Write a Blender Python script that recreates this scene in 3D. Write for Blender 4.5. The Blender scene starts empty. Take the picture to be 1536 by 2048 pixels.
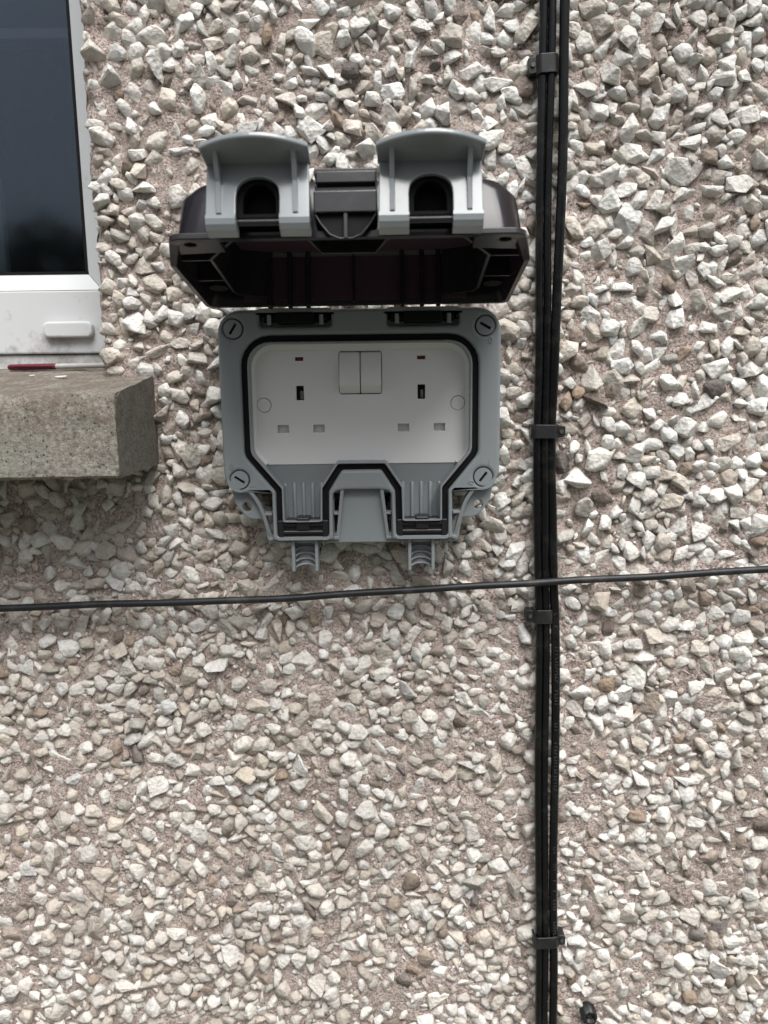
import bpy, bmesh, math, random
import numpy as np
from mathutils import Vector, Matrix

rad = math.radians
random.seed(7)
rng = np.random.default_rng(11)
SC = bpy.context.scene
COL = SC.collection
ZC = 1450.0            # camera height above the ground in mm; all z below are relative to it

# ------------------------------------------------------------------ camera
cam_d = bpy.data.cameras.new('camera')
cam_d.sensor_fit = 'VERTICAL'
cam_d.sensor_height = 36.0
cam_d.lens = 36.0 * 1560.0 / 2048.0
cam_d.clip_start = 0.01
cam_d.clip_end = 200.0
cam_d.dof.use_dof = True
cam_d.dof.focus_distance = 0.50
cam_d.dof.aperture_fstop = 10.0
cam = bpy.data.objects.new('camera', cam_d)
COL.objects.link(cam)
cam.matrix_world = (Matrix.Translation((0, -0.525, ZC / 1000)) @ Matrix.Rotation(rad(90 - 9.6), 4, 'X')
                    @ Matrix.Rotation(rad(-0.7), 4, 'Z'))
SC.camera = cam

# ------------------------------------------------------------------ sky and sun (bright overcast)
SUN_EL, SUN_AZ = 60.0, 17.0        # azimuth: degrees to the right of straight behind the camera
world = bpy.data.worlds.new('World')
SC.world = world
world.use_nodes = True
wn, wl = world.node_tree.nodes, world.node_tree.links
bg = wn['Background']
sky = wn.new('ShaderNodeTexSky')
sky.sky_type = 'NISHITA'
sky.sun_disc = False
sky.sun_elevation = rad(SUN_EL)
sky.sun_rotation = rad(180 - SUN_AZ)
sky.dust_density = 4.0
sky.air_density = 1.0
hsv = wn.new('ShaderNodeHueSaturation')
hsv.inputs['Saturation'].default_value = 0.32
wl.new(sky.outputs[0], hsv.inputs['Color'])
wl.new(hsv.outputs[0], bg.inputs['Color'])
bg.inputs['Strength'].default_value = 0.05
sun_d = bpy.data.lights.new('sun', 'SUN')
sun_d.energy = 1.5
sun_d.angle = rad(44)
sun_d.color = (1.0, 0.985, 0.965)
sun = bpy.data.objects.new('sun', sun_d)
COL.objects.link(sun)
sdir = Vector((math.sin(rad(SUN_AZ)) * math.cos(rad(SUN_EL)), -math.cos(rad(SUN_AZ)) * math.cos(rad(SUN_EL)), math.sin(rad(SUN_EL))))
sun.rotation_euler = sdir.to_track_quat('Z', 'Y').to_euler()
sun.location = sdir * 5

vs = SC.view_settings
vs.view_transform = 'Standard'
vs.look = 'None'
vs.gamma = 1.0
vs.exposure = 1.48
vs.use_curve_mapping = False
SC.cycles.max_bounces = 7
SC.cycles.diffuse_bounces = 3
SC.cycles.glossy_bounces = 3

# ------------------------------------------------------------------ materials
def nodes_of(name):
    m = bpy.data.materials.new(name)
    m.use_nodes = True
    nt = m.node_tree
    return m, nt.nodes, nt.links, nt.nodes['Principled BSDF']

def tex_noise(n, l, scale, detail=4, rough=0.6, vec=None):
    t = n.new('ShaderNodeTexNoise')
    t.inputs['Scale'].default_value = scale
    t.inputs['Detail'].default_value = detail
    t.inputs['Roughness'].default_value = rough
    if vec is not None:
        l.new(vec, t.inputs['Vector'])
    return t

def ramp(n, l, fac, stops):
    r = n.new('ShaderNodeValToRGB')
    el = r.color_ramp.elements
    while len(el) < len(stops):
        el.new(0.5)
    for e, (p, c) in zip(el, stops):
        e.position = p
        e.color = (*c, 1) if len(c) == 3 else c
    l.new(fac, r.inputs['Fac'])
    return r

def mixc(n, l, fac, a, b, mode='MIX'):
    m = n.new('ShaderNodeMix')
    m.data_type = 'RGBA'
    m.blend_type = mode
    for sock, v in ((m.inputs['Factor'], fac), (m.inputs['A'], a), (m.inputs['B'], b)):
        if isinstance(v, (int, float)):
            sock.default_value = v
        elif isinstance(v, tuple):
            sock.default_value = (*v, 1)
        else:
            l.new(v, sock)
    return m.outputs['Result']

def bump(n, l, height, strength, dist, normal=None):
    b = n.new('ShaderNodeBump')
    b.inputs['Strength'].default_value = strength
    b.inputs['Distance'].default_value = dist
    l.new(height, b.inputs['Height'])
    if normal is not None:
        l.new(normal, b.inputs['Normal'])
    return b.outputs['Normal']

def plastic(name, col, rough=0.4, dirt=(0.3, 0.28, 0.25), dirt_amt=0.12, grain=0.05, spec=0.5, var=0.06):
    m, n, l, p = nodes_of(name)
    g = n.new('ShaderNodeNewGeometry')
    t = tex_noise(n, l, 45, 6, 0.65, g.outputs['Position'])
    f = ramp(n, l, t.outputs['Fac'], [(0.52, (0, 0, 0)), (0.75, (dirt_amt,) * 3)])
    t2 = tex_noise(n, l, 12, 3, 0.5, g.outputs['Position'])
    c0 = mixc(n, l, t2.outputs['Fac'], tuple(x * (1 - var) for x in col), tuple(min(1, x * (1 + var)) for x in col))
    l.new(mixc(n, l, f.outputs['Color'], c0, dirt), p.inputs['Base Color'])
    t3 = tex_noise(n, l, 120, 4, 0.6, g.outputs['Position'])
    mr = n.new('ShaderNodeMapRange')
    mr.inputs['To Min'].default_value = max(0.05, rough - 0.08)
    mr.inputs['To Max'].default_value = rough + 0.1
    l.new(t3.outputs['Fac'], mr.inputs['Value'])
    l.new(mr.outputs[0], p.inputs['Roughness'])
    p.inputs['Specular IOR Level'].default_value = spec
    t4 = tex_noise(n, l, 1800, 2, 0.5, g.outputs['Position'])
    l.new(bump(n, l, t4.outputs['Fac'], grain, 0.0003), p.inputs['Normal'])
    return m

def stone_material(name, per_object):
    m, n, l, p = nodes_of(name)
    g = n.new('ShaderNodeNewGeometry')
    if per_object:
        c = n.new('ShaderNodeObjectInfo').outputs['Color']
    else:
        a = n.new('ShaderNodeAttribute')
        a.attribute_name = 'stone_colour'
        c = a.outputs['Color']
    t = tex_noise(n, l, 260, 3, 0.7, g.outputs['Position'])
    f = ramp(n, l, t.outputs['Fac'], [(0.3, (0.80, 0.78, 0.74)), (0.55, (1, 1, 1)), (0.75, (1.06, 1.06, 1.05))])
    c1 = mixc(n, l, 1.0, c, f.outputs['Color'], 'MULTIPLY')
    # thin rusty / grey veins
    v = tex_noise(n, l, 130, 3, 0.75, g.outputs['Position'])
    fv = ramp(n, l, v.outputs['Fac'], [(0.60, (0, 0, 0)), (0.72, (0.45,) * 3)])
    c2 = mixc(n, l, fv.outputs['Color'], c1, (0.36, 0.29, 0.23))
    # weather staining in broad patches
    s = tex_noise(n, l, 7.5, 3, 0.62, g.outputs['Position'])
    fs = ramp(n, l, s.outputs['Fac'], [(0.47, (0, 0, 0)), (0.72, (0.42,) * 3)])
    c3 = mixc(n, l, fs.outputs['Color'], c2, (0.33, 0.295, 0.255))
    l.new(c3, p.inputs['Base Color'])
    p.inputs['Roughness'].default_value = 0.82
    p.inputs['Specular IOR Level'].default_value = 0.25
    w = n.new('ShaderNodeTexVoronoi')
    w.feature = 'F1'
    w.inputs['Scale'].default_value = 330
    l.new(g.outputs['Position'], w.inputs['Vector'])
    nb = bump(n, l, w.outputs['Distance'], 0.6, 0.0013)
    t5 = tex_noise(n, l, 620, 3, 0.75, g.outputs['Position'])
    l.new(bump(n, l, t5.outputs['Fac'], 0.85, 0.0010, nb), p.inputs['Normal'])
    return m

def mortar_material():
    m, n, l, p = nodes_of('sand_mortar')
    g = n.new('ShaderNodeNewGeometry')
    t = tex_noise(n, l, 560, 3, 0.85, g.outputs['Position'])
    c = ramp(n, l, t.outputs['Fac'], [(0.33, (0.09, 0.066, 0.055)), (0.47, (0.40, 0.322, 0.285)), (0.60, (0.68, 0.585, 0.54))])
    t2 = tex_noise(n, l, 14, 3, 0.65, g.outputs['Position'])
    f2 = ramp(n, l, t2.outputs['Fac'], [(0.42, (0, 0, 0)), (0.68, (0.6,) * 3)])
    c2 = mixc(n, l, f2.outputs['Color'], c.outputs['Color'], (0.37, 0.312, 0.275))
    t3 = tex_noise(n, l, 5, 4, 0.6, g.outputs['Position'])
    f3 = ramp(n, l, t3.outputs['Fac'], [(0.5, (0, 0, 0)), (0.75, (0.35,) * 3)])
    c3 = mixc(n, l, f3.outputs['Color'], c2, (0.22, 0.185, 0.15))
    l.new(c3, p.inputs['Base Color'])
    p.inputs['Roughness'].default_value = 0.95
    p.inputs['Specular IOR Level'].default_value = 0.15
    t4 = tex_noise(n, l, 600, 3, 0.8, g.outputs['Position'])
    nb = bump(n, l, t4.outputs['Fac'], 0.9, 0.0016)
    t5 = tex_noise(n, l, 170, 4, 0.7, g.outputs['Position'])
    l.new(bump(n, l, t5.outputs['Fac'], 0.7, 0.004, nb), p.inputs['Normal'])
    return m

def concrete_material():
    m, n, l, p = nodes_of('weathered_concrete')
    g = n.new('ShaderNodeNewGeometry')
    P = g.outputs['Position']
    t = tex_noise(n, l, 420, 6, 0.75, P)
    c = ramp(n, l, t.outputs['Fac'], [(0.34, (0.12, 0.107, 0.092)), (0.48, (0.285, 0.26, 0.225)), (0.64, (0.43, 0.40, 0.35))])
    # grey-green lichen film in patches
    t2 = tex_noise(n, l, 26, 6, 0.7, P)
    f2 = ramp(n, l, t2.outputs['Fac'], [(0.44, (0, 0, 0)), (0.62, (0.55,) * 3)])
    c2 = mixc(n, l, f2.outputs['Color'], c.outputs['Color'], (0.33, 0.335, 0.285))
    # brown grime and black specks
    t3 = tex_noise(n, l, 62, 7, 0.84, P)
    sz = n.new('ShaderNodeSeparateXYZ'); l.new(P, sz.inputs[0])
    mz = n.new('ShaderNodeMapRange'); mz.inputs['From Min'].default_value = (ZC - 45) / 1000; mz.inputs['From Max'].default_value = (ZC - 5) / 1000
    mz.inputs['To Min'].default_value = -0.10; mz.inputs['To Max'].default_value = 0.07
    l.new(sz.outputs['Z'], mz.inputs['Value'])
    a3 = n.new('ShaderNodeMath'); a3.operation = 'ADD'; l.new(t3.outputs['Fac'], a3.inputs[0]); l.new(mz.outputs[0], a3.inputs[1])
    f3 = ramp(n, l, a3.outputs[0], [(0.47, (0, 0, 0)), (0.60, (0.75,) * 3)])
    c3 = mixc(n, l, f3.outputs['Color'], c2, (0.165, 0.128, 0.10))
    v = n.new('ShaderNodeTexVoronoi')
    v.inputs['Scale'].default_value = 330
    l.new(P, v.inputs['Vector'])
    sub = n.new('ShaderNodeMath'); sub.operation = 'MULTIPLY_ADD'
    l.new(t2.outputs['Fac'], sub.inputs[0]); sub.inputs[1].default_value = -0.55; l.new(v.outputs['Distance'], sub.inputs[2])
    sub.use_clamp = False
    ad2 = n.new('ShaderNodeMath'); ad2.operation = 'ADD'; l.new(sub.outputs[0], ad2.inputs[0]); ad2.inputs[1].default_value = 0.14; sub = ad2
    fv = ramp(n, l, sub.outputs[0], [(0.0, (0.8,) * 3), (0.10, (0, 0, 0))])
    c4 = mixc(n, l, fv.outputs['Color'], c3, (0.035, 0.035, 0.03))
    # faces turned to the right, such as the end face, are darker
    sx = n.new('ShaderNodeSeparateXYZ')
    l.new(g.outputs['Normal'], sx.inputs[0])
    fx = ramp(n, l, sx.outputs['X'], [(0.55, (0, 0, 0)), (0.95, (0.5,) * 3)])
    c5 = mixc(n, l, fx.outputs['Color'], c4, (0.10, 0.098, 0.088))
    l.new(c5, p.inputs['Base Color'])
    p.inputs['Roughness'].default_value = 0.92
    p.inputs['Specular IOR Level'].default_value = 0.2
    nb = bump(n, l, t.outputs['Fac'], 0.9, 0.002)
    l.new(bump(n, l, t3.outputs['Fac'], 0.6, 0.004, nb), p.inputs['Normal'])
    return m

def pvc_material():
    m, n, l, p = nodes_of('white_pvc')
    g = n.new('ShaderNodeNewGeometry')
    P = g.outputs['Position']
    sx = n.new('ShaderNodeSeparateXYZ')
    l.new(P, sx.inputs[0])
    t = tex_noise(n, l, 55, 7, 0.75, P)
    mr = n.new('ShaderNodeMapRange')           # grime gathers on the lowest centimetres above the sill
    mr.inputs['From Min'].default_value = (ZC + 45) / 1000
    mr.inputs['From Max'].default_value = (ZC + 10) / 1000
    l.new(sx.outputs['Z'], mr.inputs['Value'])
    add = n.new('ShaderNodeMath')
    add.operation = 'MULTIPLY_ADD'
    l.new(mr.outputs[0], add.inputs[0])
    add.inputs[1].default_value = 0.24
    l.new(t.outputs['Fac'], add.inputs[2])
    f = ramp(n, l, add.outputs[0], [(0.60, (0, 0, 0)), (0.80, (0.75,) * 3)])
    l.new(mixc(n, l, f.outputs['Color'], (0.60, 0.615, 0.62), (0.25, 0.22, 0.185)), p.inputs['Base Color'])
    p.inputs['Roughness'].default_value = 0.32
    t2 = tex_noise(n, l, 25, 2, 0.5, P)
    l.new(bump(n, l, t2.outputs['Fac'], 0.15, 0.002), p.inputs['Normal'])
    return m

def glass_material():
    m, n, l, p = nodes_of('window_glass')
    out = n['Material Output']
    fr = n.new('ShaderNodeFresnel')
    fr.inputs['IOR'].default_value = 1.6
    gl = n.new('ShaderNodeBsdfGlossy')
    g = n.new('ShaderNodeNewGeometry')
    t = tex_noise(n, l, 30, 5, 0.7, g.outputs['Position'])
    f = ramp(n, l, t.outputs['Fac'], [(0.40, (0.06,) * 3), (0.8, (0.11,) * 3)])
    l.new(f.outputs['Color'], gl.inputs['Roughness'])
    gl.inputs['Color'].default_value = (0.74, 0.84, 1.0, 1)
    tr = n.new('ShaderNodeBsdfTransparent')
    tr.inputs['Color'].default_value = (0.75, 0.80, 0.82, 1)
    mx = n.new('ShaderNodeMixShader')
    l.new(fr.outputs[0], mx.inputs[0])
    l.new(tr.outputs[0], mx.inputs[1])
    l.new(gl.outputs[0], mx.inputs[2])
    l.new(mx.outputs[0], out.inputs['Surface'])
    return m

def smoked_material(name='smoked_plastic', base=(0.014, 0.012, 0.015), tr=0.16):
    m, n, l, p = nodes_of(name)
    out = n['Material Output']
    p.inputs['Base Color'].default_value = (*base, 1)
    p.inputs['Roughness'].default_value = 0.28
    g = n.new('ShaderNodeNewGeometry')
    t = tex_noise(n, l, 90, 4, 0.6, g.outputs['Position'])
    mr = n.new('ShaderNodeMapRange')
    mr.inputs['To Min'].default_value = 0.13
    mr.inputs['To Max'].default_value = 0.28
    l.new(t.outputs['Fac'], mr.inputs['Value'])
    l.new(mr.outputs[0], p.inputs['Roughness'])
    tl = n.new('ShaderNodeBsdfTranslucent')
    tl.inputs['Color'].default_value = (0.24, 0.19, 0.215, 1)
    mx = n.new('ShaderNodeMixShader')
    mx.inputs[0].default_value = tr
    l.new(p.outputs[0], mx.inputs[1])
    l.new(tl.outputs[0], mx.inputs[2])
    l.new(mx.outputs[0], out.inputs['Surface'])
    return m

M = {
    'stone': stone_material('limestone_chipping', True),
    'stone_mass': stone_material('limestone_chippings', False),
    'mortar': mortar_material(),
    'concrete': concrete_material(),
    'pvc': pvc_material(),
    'glass': glass_material(),
    'smoked': smoked_material(),
    'smoked_lit': smoked_material('lit_smoked_plastic', (0.125, 0.075, 0.105), 0.4),  # lighter copy of the lid plastic; light coming through is put into its colour
    'black_gloss': plastic('glossy_black_plastic', (0.016, 0.015, 0.017), 0.16, (0.08, 0.08, 0.08), 0.1, spec=0.7),
    'grey': plastic('grey_plastic', (0.238, 0.260, 0.272), 0.30, (0.34, 0.33, 0.30), 0.16),
    'grey_gloss': plastic('glossy_grey_plastic', (0.232, 0.256, 0.270), 0.17, (0.34, 0.33, 0.30), 0.10, grain=0.02, spec=0.7),
    'grey_dark': plastic('grey_plastic_shaft', (0.06, 0.065, 0.07), 0.5),
    'white': plastic('white_plastic', (0.71, 0.705, 0.70), 0.38, (0.45, 0.42, 0.38), 0.06, var=0.02),
    'rubber': plastic('black_rubber', (0.006, 0.006, 0.006), 0.7, (0.03, 0.03, 0.028), 0.1, spec=0.2),
    'black': plastic('black_plastic', (0.016, 0.015, 0.017), 0.3, (0.10, 0.095, 0.09), 0.15),
    'cable': plastic('black_cable_sheath', (0.005, 0.0052, 0.0057), 0.24, (0.09, 0.085, 0.078), 0.22, spec=0.3),
    'cable_dusty': plastic('dusty_cable_sheath', (0.014, 0.015, 0.017), 0.45, (0.12, 0.115, 0.105), 0.4, spec=0.35),
    'clip': plastic('clip_plastic', (0.012, 0.0125, 0.013), 0.42, (0.20, 0.19, 0.175), 0.45),
    'print': plastic('cable_print', (0.022, 0.024, 0.028), 0.5),
    'nail': plastic('steel_nail', (0.11, 0.107, 0.10), 0.4, (0.12, 0.08, 0.05), 0.5),
    'neon': plastic('red_lens', (0.10, 0.010, 0.012), 0.2),
    'red': plastic('red_barrel', (0.12, 0.010, 0.026), 0.25, (0.25, 0.2, 0.18), 0.5),
    'clear': plastic('cloudy_clear_plastic', (0.38, 0.37, 0.36), 0.22, (0.7, 0.7, 0.68), 0.5),
    'flake': plastic('paint_flake', (0.72, 0.70, 0.66), 0.6),
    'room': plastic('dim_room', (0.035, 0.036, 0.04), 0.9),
    'curtain': plastic('grey_frame', (0.42, 0.43, 0.43), 0.7),
    'brass': plastic('brass_contact', (0.35, 0.33, 0.30), 0.35),
}
M['nail'].node_tree.nodes['Principled BSDF'].inputs['Metallic'].default_value = 0.6
M['brass'].node_tree.nodes['Principled BSDF'].inputs['Metallic'].default_value = 0.7

# ------------------------------------------------------------------ object helpers
def link(o, parent=None):
    COL.objects.link(o)
    if parent is not None:
        o.parent = parent
    return o

def empty(name, loc=(0, 0, 0)):
    o = bpy.data.objects.new(name, None)
    o.empty_display_size = 0.02
    o.location = loc
    return link(o)

def tag(o, label=None, category=None, group=None, kind=None):
    if label: o['label'] = label
    if category: o['category'] = category
    if group: o['group'] = group
    if kind: o['kind'] = kind
    return o

class MB:
    """collects shapes given in millimetres and links them as one mesh object"""
    def __init__(self):
        self.v, self.f, self.s = [], [], []
    def add(self, verts, faces, smooth=False):
        b = len(self.v)
        self.v += [tuple(p) for p in verts]
        self.f += [tuple(b + i for i in f) for f in faces]
        self.s += [smooth] * len(faces)
        return self
    def bm(self, bm, smooth=False):
        bm.verts.index_update()
        self.add([v.co[:] for v in bm.verts], [[v.index for v in f.verts] for f in bm.faces], smooth)
        bm.free()
        return self
    def box(self, x0, x1, y0, y1, z0, z1, bev=0.0, seg=2, mat=None):
        bm = bmesh.new()
        bmesh.ops.create_cube(bm, size=1)
        for v in bm.verts:
            v.co = Vector(((x0 + x1) / 2 + v.co.x * (x1 - x0), (y0 + y1) / 2 + v.co.y * (y1 - y0), (z0 + z1) / 2 + v.co.z * (z1 - z0)))
        if bev > 0:
            bmesh.ops.bevel(bm, geom=list(bm.edges), offset=bev, segments=seg, profile=0.5, affect='EDGES')
        if mat is not None:
            bm.transform(mat)
        return self.bm(bm)
    def shape(self, outer, holes, c0, c1, bev, mp, smooth=False):
        """2D outline with holes, extruded from c0 to c1 with rounded edges; mp maps (a, b, c) to xyz"""
        cu = bpy.data.curves.new('outline', 'CURVE')
        cu.dimensions = '2D'
        cu.fill_mode = 'BOTH'
        half = abs(c1 - c0) / 2
        bev = min(bev, half * 0.98)
        cu.extrude = half - bev
        cu.bevel_depth = bev
        cu.bevel_resolution = 2
        cu.offset = -bev
        for poly in [outer] + list(holes):
            s = cu.splines.new('POLY')
            s.points.add(len(poly) - 1)
            for q, (a, b) in zip(s.points, poly):
                q.co = (a, b, 0, 1)
            s.use_cyclic_u = True
        o = bpy.data.objects.new('outline', cu)
        me = bpy.data.meshes.new_from_object(o)
        mid = (c0 + c1) / 2
        bm = bmesh.new()
        bm.from_mesh(me)
        bmesh.ops.remove_doubles(bm, verts=bm.verts, dist=0.001)
        bmesh.ops.recalc_face_normals(bm, faces=bm.faces)
        for v in bm.verts:
            v.co = Vector(mp(v.co.x, v.co.y, v.co.z + mid))
        bpy.data.meshes.remove(me)
        bpy.data.objects.remove(o)
        bpy.data.curves.remove(cu)
        return self.bm(bm, False)
    def tube(self, pts, r, n=12, cap=True):
        pts = [Vector(p) for p in pts]
        vs, fs = [], []
        ref = Vector((0, 1, 0))
        for i, p in enumerate(pts):
            d = (pts[min(i + 1, len(pts) - 1)] - pts[max(i - 1, 0)]).normalized()
            if abs(d.dot(ref)) > 0.9:
                ref = Vector((1, 0, 0))
            a = d.cross(ref).normalized()
            b = d.cross(a).normalized()
            rr = r[i] if isinstance(r, (list, tuple)) else r
            for k in range(n):
                t = 2 * math.pi * k / n
                vs.append(p + a * (rr * math.cos(t)) + b * (rr * math.sin(t)))
        for i in range(len(pts) - 1):
            for k in range(n):
                k2 = (k + 1) % n
                fs.append((i * n + k, i * n + k2, (i + 1) * n + k2, (i + 1) * n + k))
        self.add(vs, fs, True)
        if cap:
            m = (len(pts) - 1) * n
            self.add(vs[:n], [tuple(range(n))])
            self.add(vs[m:m + n], [tuple(reversed(range(n)))])
        return self
    def build(self, name, mat, parent=None, matrix=None, autosmooth=True):
        me = bpy.data.meshes.new(name)
        vv = [(x / 1000, y / 1000, z / 1000) for x, y, z in self.v]
        me.from_pydata(vv, [], self.f)
        bm = bmesh.new()
        bm.from_mesh(me)
        bmesh.ops.recalc_face_normals(bm, faces=bm.faces)
        bm.to_mesh(me)
        bm.free()
        me.polygons.foreach_set('use_smooth', self.s)
        me.materials.append(M[mat] if isinstance(mat, str) else mat)
        o = bpy.data.objects.new(name, me)
        link(o, parent)
        if matrix is not None:
            o.matrix_local = matrix
        return o

def rpoly(pts, r, n=6):
    """polygon with rounded corners; r is one radius or a list"""
    out = []
    N = len(pts)
    for i, p in enumerate(pts):
        ri = r[i] if isinstance(r, (list, tuple)) else r
        p = Vector(p)
        a, b = (Vector(pts[i - 1]) - p), (Vector(pts[(i + 1) % N]) - p)
        if ri <= 0:
            out.append((p.x, p.y))
            continue
        la, lb = a.length, b.length
        a.normalize(); b.normalize()
        ang = a.angle(b)
        d = min(ri / math.tan(ang / 2), la * 0.48, lb * 0.48)
        rr = d * math.tan(ang / 2)
        c = p + (a + b).normalized() * (rr / math.sin(ang / 2))
        s, e = p + a * d - c, p + b * d - c
        a0 = math.atan2(s.y, s.x)
        da = math.atan2(e.y, e.x) - a0
        while da > math.pi: da -= 2 * math.pi
        while da < -math.pi: da += 2 * math.pi
        for k in range(n + 1):
            t = a0 + da * k / n
            out.append((c.x + rr * math.cos(t), c.y + rr * math.sin(t)))
    return out

def mirror(pts):
    """closed outline from its right half, listed from top to bottom"""
    return list(pts) + [(-a, b) for a, b in reversed(pts)]

def circle(cx, cy, r, n=20):
    return [(cx + r * math.cos(2 * math.pi * k / n), cy + r * math.sin(2 * math.pi * k / n)) for k in range(n)]

def rect(x0, x1, y0, y1):
    return [(x0, y0), (x1, y0), (x1, y1), (x0, y1)]

def spline(pts, per=10):
    pts = [Vector(p) for p in pts]
    P = [pts[0] * 2 - pts[1]] + pts + [pts[-1] * 2 - pts[-2]]
    out = []
    for i in range(1, len(P) - 2):
        for k in range(per):
            t = k / per
            a, b, c, d = P[i - 1], P[i], P[i + 1], P[i + 2]
            out.append(0.5 * ((2 * b) + (c - a) * t + (2 * a - 5 * b + 4 * c - d) * t * t + (3 * b - a - 3 * c + d) * t ** 3))
    out.append(pts[-1])
    return out

ORIG = (0, 0, ZC / 1000)

# ------------------------------------------------------------------ ground, masonry behind the render coat
def ground():
    m, n, l, p = nodes_of('paving')
    g = n.new('ShaderNodeNewGeometry')
    t = tex_noise(n, l, 3, 6, 0.7, g.outputs['Position'])
    c = ramp(n, l, t.outputs['Fac'], [(0.3, (0.06, 0.065, 0.05)), (0.7, (0.13, 0.13, 0.105))])
    l.new(c.outputs['Color'], p.inputs['Base Color'])
    p.inputs['Roughness'].default_value = 0.9
    mb = MB()
    mb.add([(-60000, -60000, 0), (60000, -60000, 0), (60000, 3000, 0), (-60000, 3000, 0)], [(0, 1, 2, 3)])
    tag(mb.build('ground', m), kind='structure')
ground()

# ------------------------------------------------------------------ the wall
WX0, WX1, WZ0, WZ1 = -560.0, 560.0, -760.0, 430.0
EDGE = -184.0          # window reveal edge
SILL_T = -8.0          # below this height the wall also runs under the window

_GRIDS = {}
def vnoise(x, y, scale, seed):
    if seed not in _GRIDS:
        _GRIDS[seed] = np.random.default_rng(seed).random((256, 256))
    G = _GRIDS[seed]
    xs, ys = x / scale + 100, y / scale + 100
    i, j = np.floor(xs).astype(int), np.floor(ys).astype(int)
    fx, fy = xs - i, ys - j
    fx, fy = fx * fx * (3 - 2 * fx), fy * fy * (3 - 2 * fy)
    g = lambda a, b: G[a % 256, b % 256]
    return (g(i, j) * (1 - fx) + g(i + 1, j) * fx) * (1 - fy) + (g(i, j + 1) * (1 - fx) + g(i + 1, j + 1) * fx) * fy

def in_wall(x, z, r):
    if z > SILL_T - 2 and x < EDGE + r * 0.85:
        return False
    if x < -150 + r * 0.6 and -54 - r * 0.5 < z < 6 + r * 0.5:     # behind the concrete sill
        return x > EDGE + r and z > 6 + r * 0.2 if z > 0 else False
    return True

# ---- where the stones sit
def scatter():
    cell = 10.0
    grid = {}
    out = []
    big = np.sort(np.clip(np.exp(rng.normal(math.log(8.8), 0.27, 29000)), 4.9, 15.5))[::-1]
    sizes = np.concatenate([big, rng.uniform(2.9, 4.9, 15000)])
    T = 9
    PX = rng.uniform(WX0, WX1, (len(sizes), T)); PZ = rng.uniform(WZ0, WZ1, (len(sizes), T))
    BARE = vnoise(PX, PZ, 34.0, 5) + 0.35 * vnoise(PX, PZ, 12.0, 6)
    K = np.where(BARE > 1.04, 1.0, np.where(BARE > 0.92, 0.84, 0.665))
    for i, d in enumerate(sizes):
        r = d / 2
        for t in range(T if d > 4.9 else 4):
            x, z, k = PX[i, t], PZ[i, t], K[i, t]
            if not in_wall(x, z, r):
                continue
            gi, gj = int(x // cell), int(z // cell)
            ok = True
            for a in range(gi - 2, gi + 3):
                for b in range(gj - 2, gj + 3):
                    for (px, pz, prr) in grid.get((a, b), ()):
                        if (px - x) ** 2 + (pz - z) ** 2 < (k * (prr + r)) ** 2:
                            ok = False
                            break
                    if not ok: break
                if not ok: break
            if ok:
                grid.setdefault((gi, gj), []).append((x, z, r))
                out.append((x, z, r))
                break
    return np.array(out)
ST = scatter()

# ---- stone prototypes: angular chippings
def proto(seed, fine=True):
    r = random.Random(seed)
    bm = bmesh.new()
    n = r.randint(8, 13)
    k = 0
    ax, ay, az = 1.0, r.uniform(0.48, 0.92), r.uniform(0.40, 0.68)
    pts = []
    while len(pts) < n and k < 400:
        k += 1
        v = Vector((r.gauss(0, 1), r.gauss(0, 1), r.gauss(0, 1))).normalized()
        if all((v - q).length > 0.55 for q in pts):
            pts.append(v)
    for v in pts:
        s = r.uniform(0.78, 1.16)
        bm.verts.new((v.x * ax * s, v.y * ay * s, v.z * az * s))
    res = bmesh.ops.convex_hull(bm, input=list(bm.verts))
    junk = [g for g in res['geom_interior'] if isinstance(g, bmesh.types.BMVert)]
    if junk:
        bmesh.ops.delete(bm, geom=junk, context='VERTS')
    bmesh.ops.dissolve_limit(bm, angle_limit=rad(17), verts=list(bm.verts), edges=list(bm.edges))
    if fine: bmesh.ops.bevel(bm, geom=list(bm.edges), offset=r.uniform(0.025, 0.075), segments=1, profile=0.5, affect='EDGES', clamp_overlap=True)
    for v in bm.verts:
        v.co *= 1 + r.uniform(-0.025, 0.025)
    bmesh.ops.triangulate(bm, faces=list(bm.faces))
    bmesh.ops.recalc_face_normals(bm, faces=list(bm.faces))
    bm.verts.index_update()
    V = np.array([v.co[:] for v in bm.verts])
    Fc = np.array([[v.index for v in f.verts] for f in bm.faces])
    bm.free()
    half = (V.max(0) - V.min(0)) / 2
    V = (V - (V.max(0) + V.min(0)) / 2) / max(half[0], half[1])
    return V, Fc
PROTO = [proto(100 + i) for i in range(70)]
PROTO_FAR = [proto(100 + i, False) for i in range(70)]      # plainer chips beyond the picture's edge

def stone_colour(x, z):
    u = rng.random()
    dirty = 0.35 * (1 - 1 / (1 + math.exp(-(z + 150) / 90))) + 0.25 * (1 / (1 + math.exp((x + 40) / 80)))
    dirty = min(0.55, dirty)
    if u < 0.70 - 0.30 * dirty: c = np.array([0.73, 0.72, 0.69])
    elif u < 0.885: c = np.array([0.57, 0.53, 0.475])
    elif u < 0.945: c = np.array([0.43, 0.42, 0.385])
    elif u < 0.978: c = np.array([0.31, 0.245, 0.20])
    else: c = np.array([0.14, 0.115, 0.10])
    c = c * rng.uniform(0.88, 1.14)
    c = c * (1 - dirty * 0.5) + np.array([0.49, 0.42, 0.355]) * dirty * 0.5
    w = rng.normal(0, 0.008)
    return np.clip(c + np.array([w, 0, -w]), 0.02, 0.78)

def rot(rx, ry, rz):
    return np.array((Matrix.Rotation(rz, 3, 'Y') @ Matrix.Rotation(ry, 3, 'Z') @ Matrix.Rotation(rx, 3, 'X')))

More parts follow.
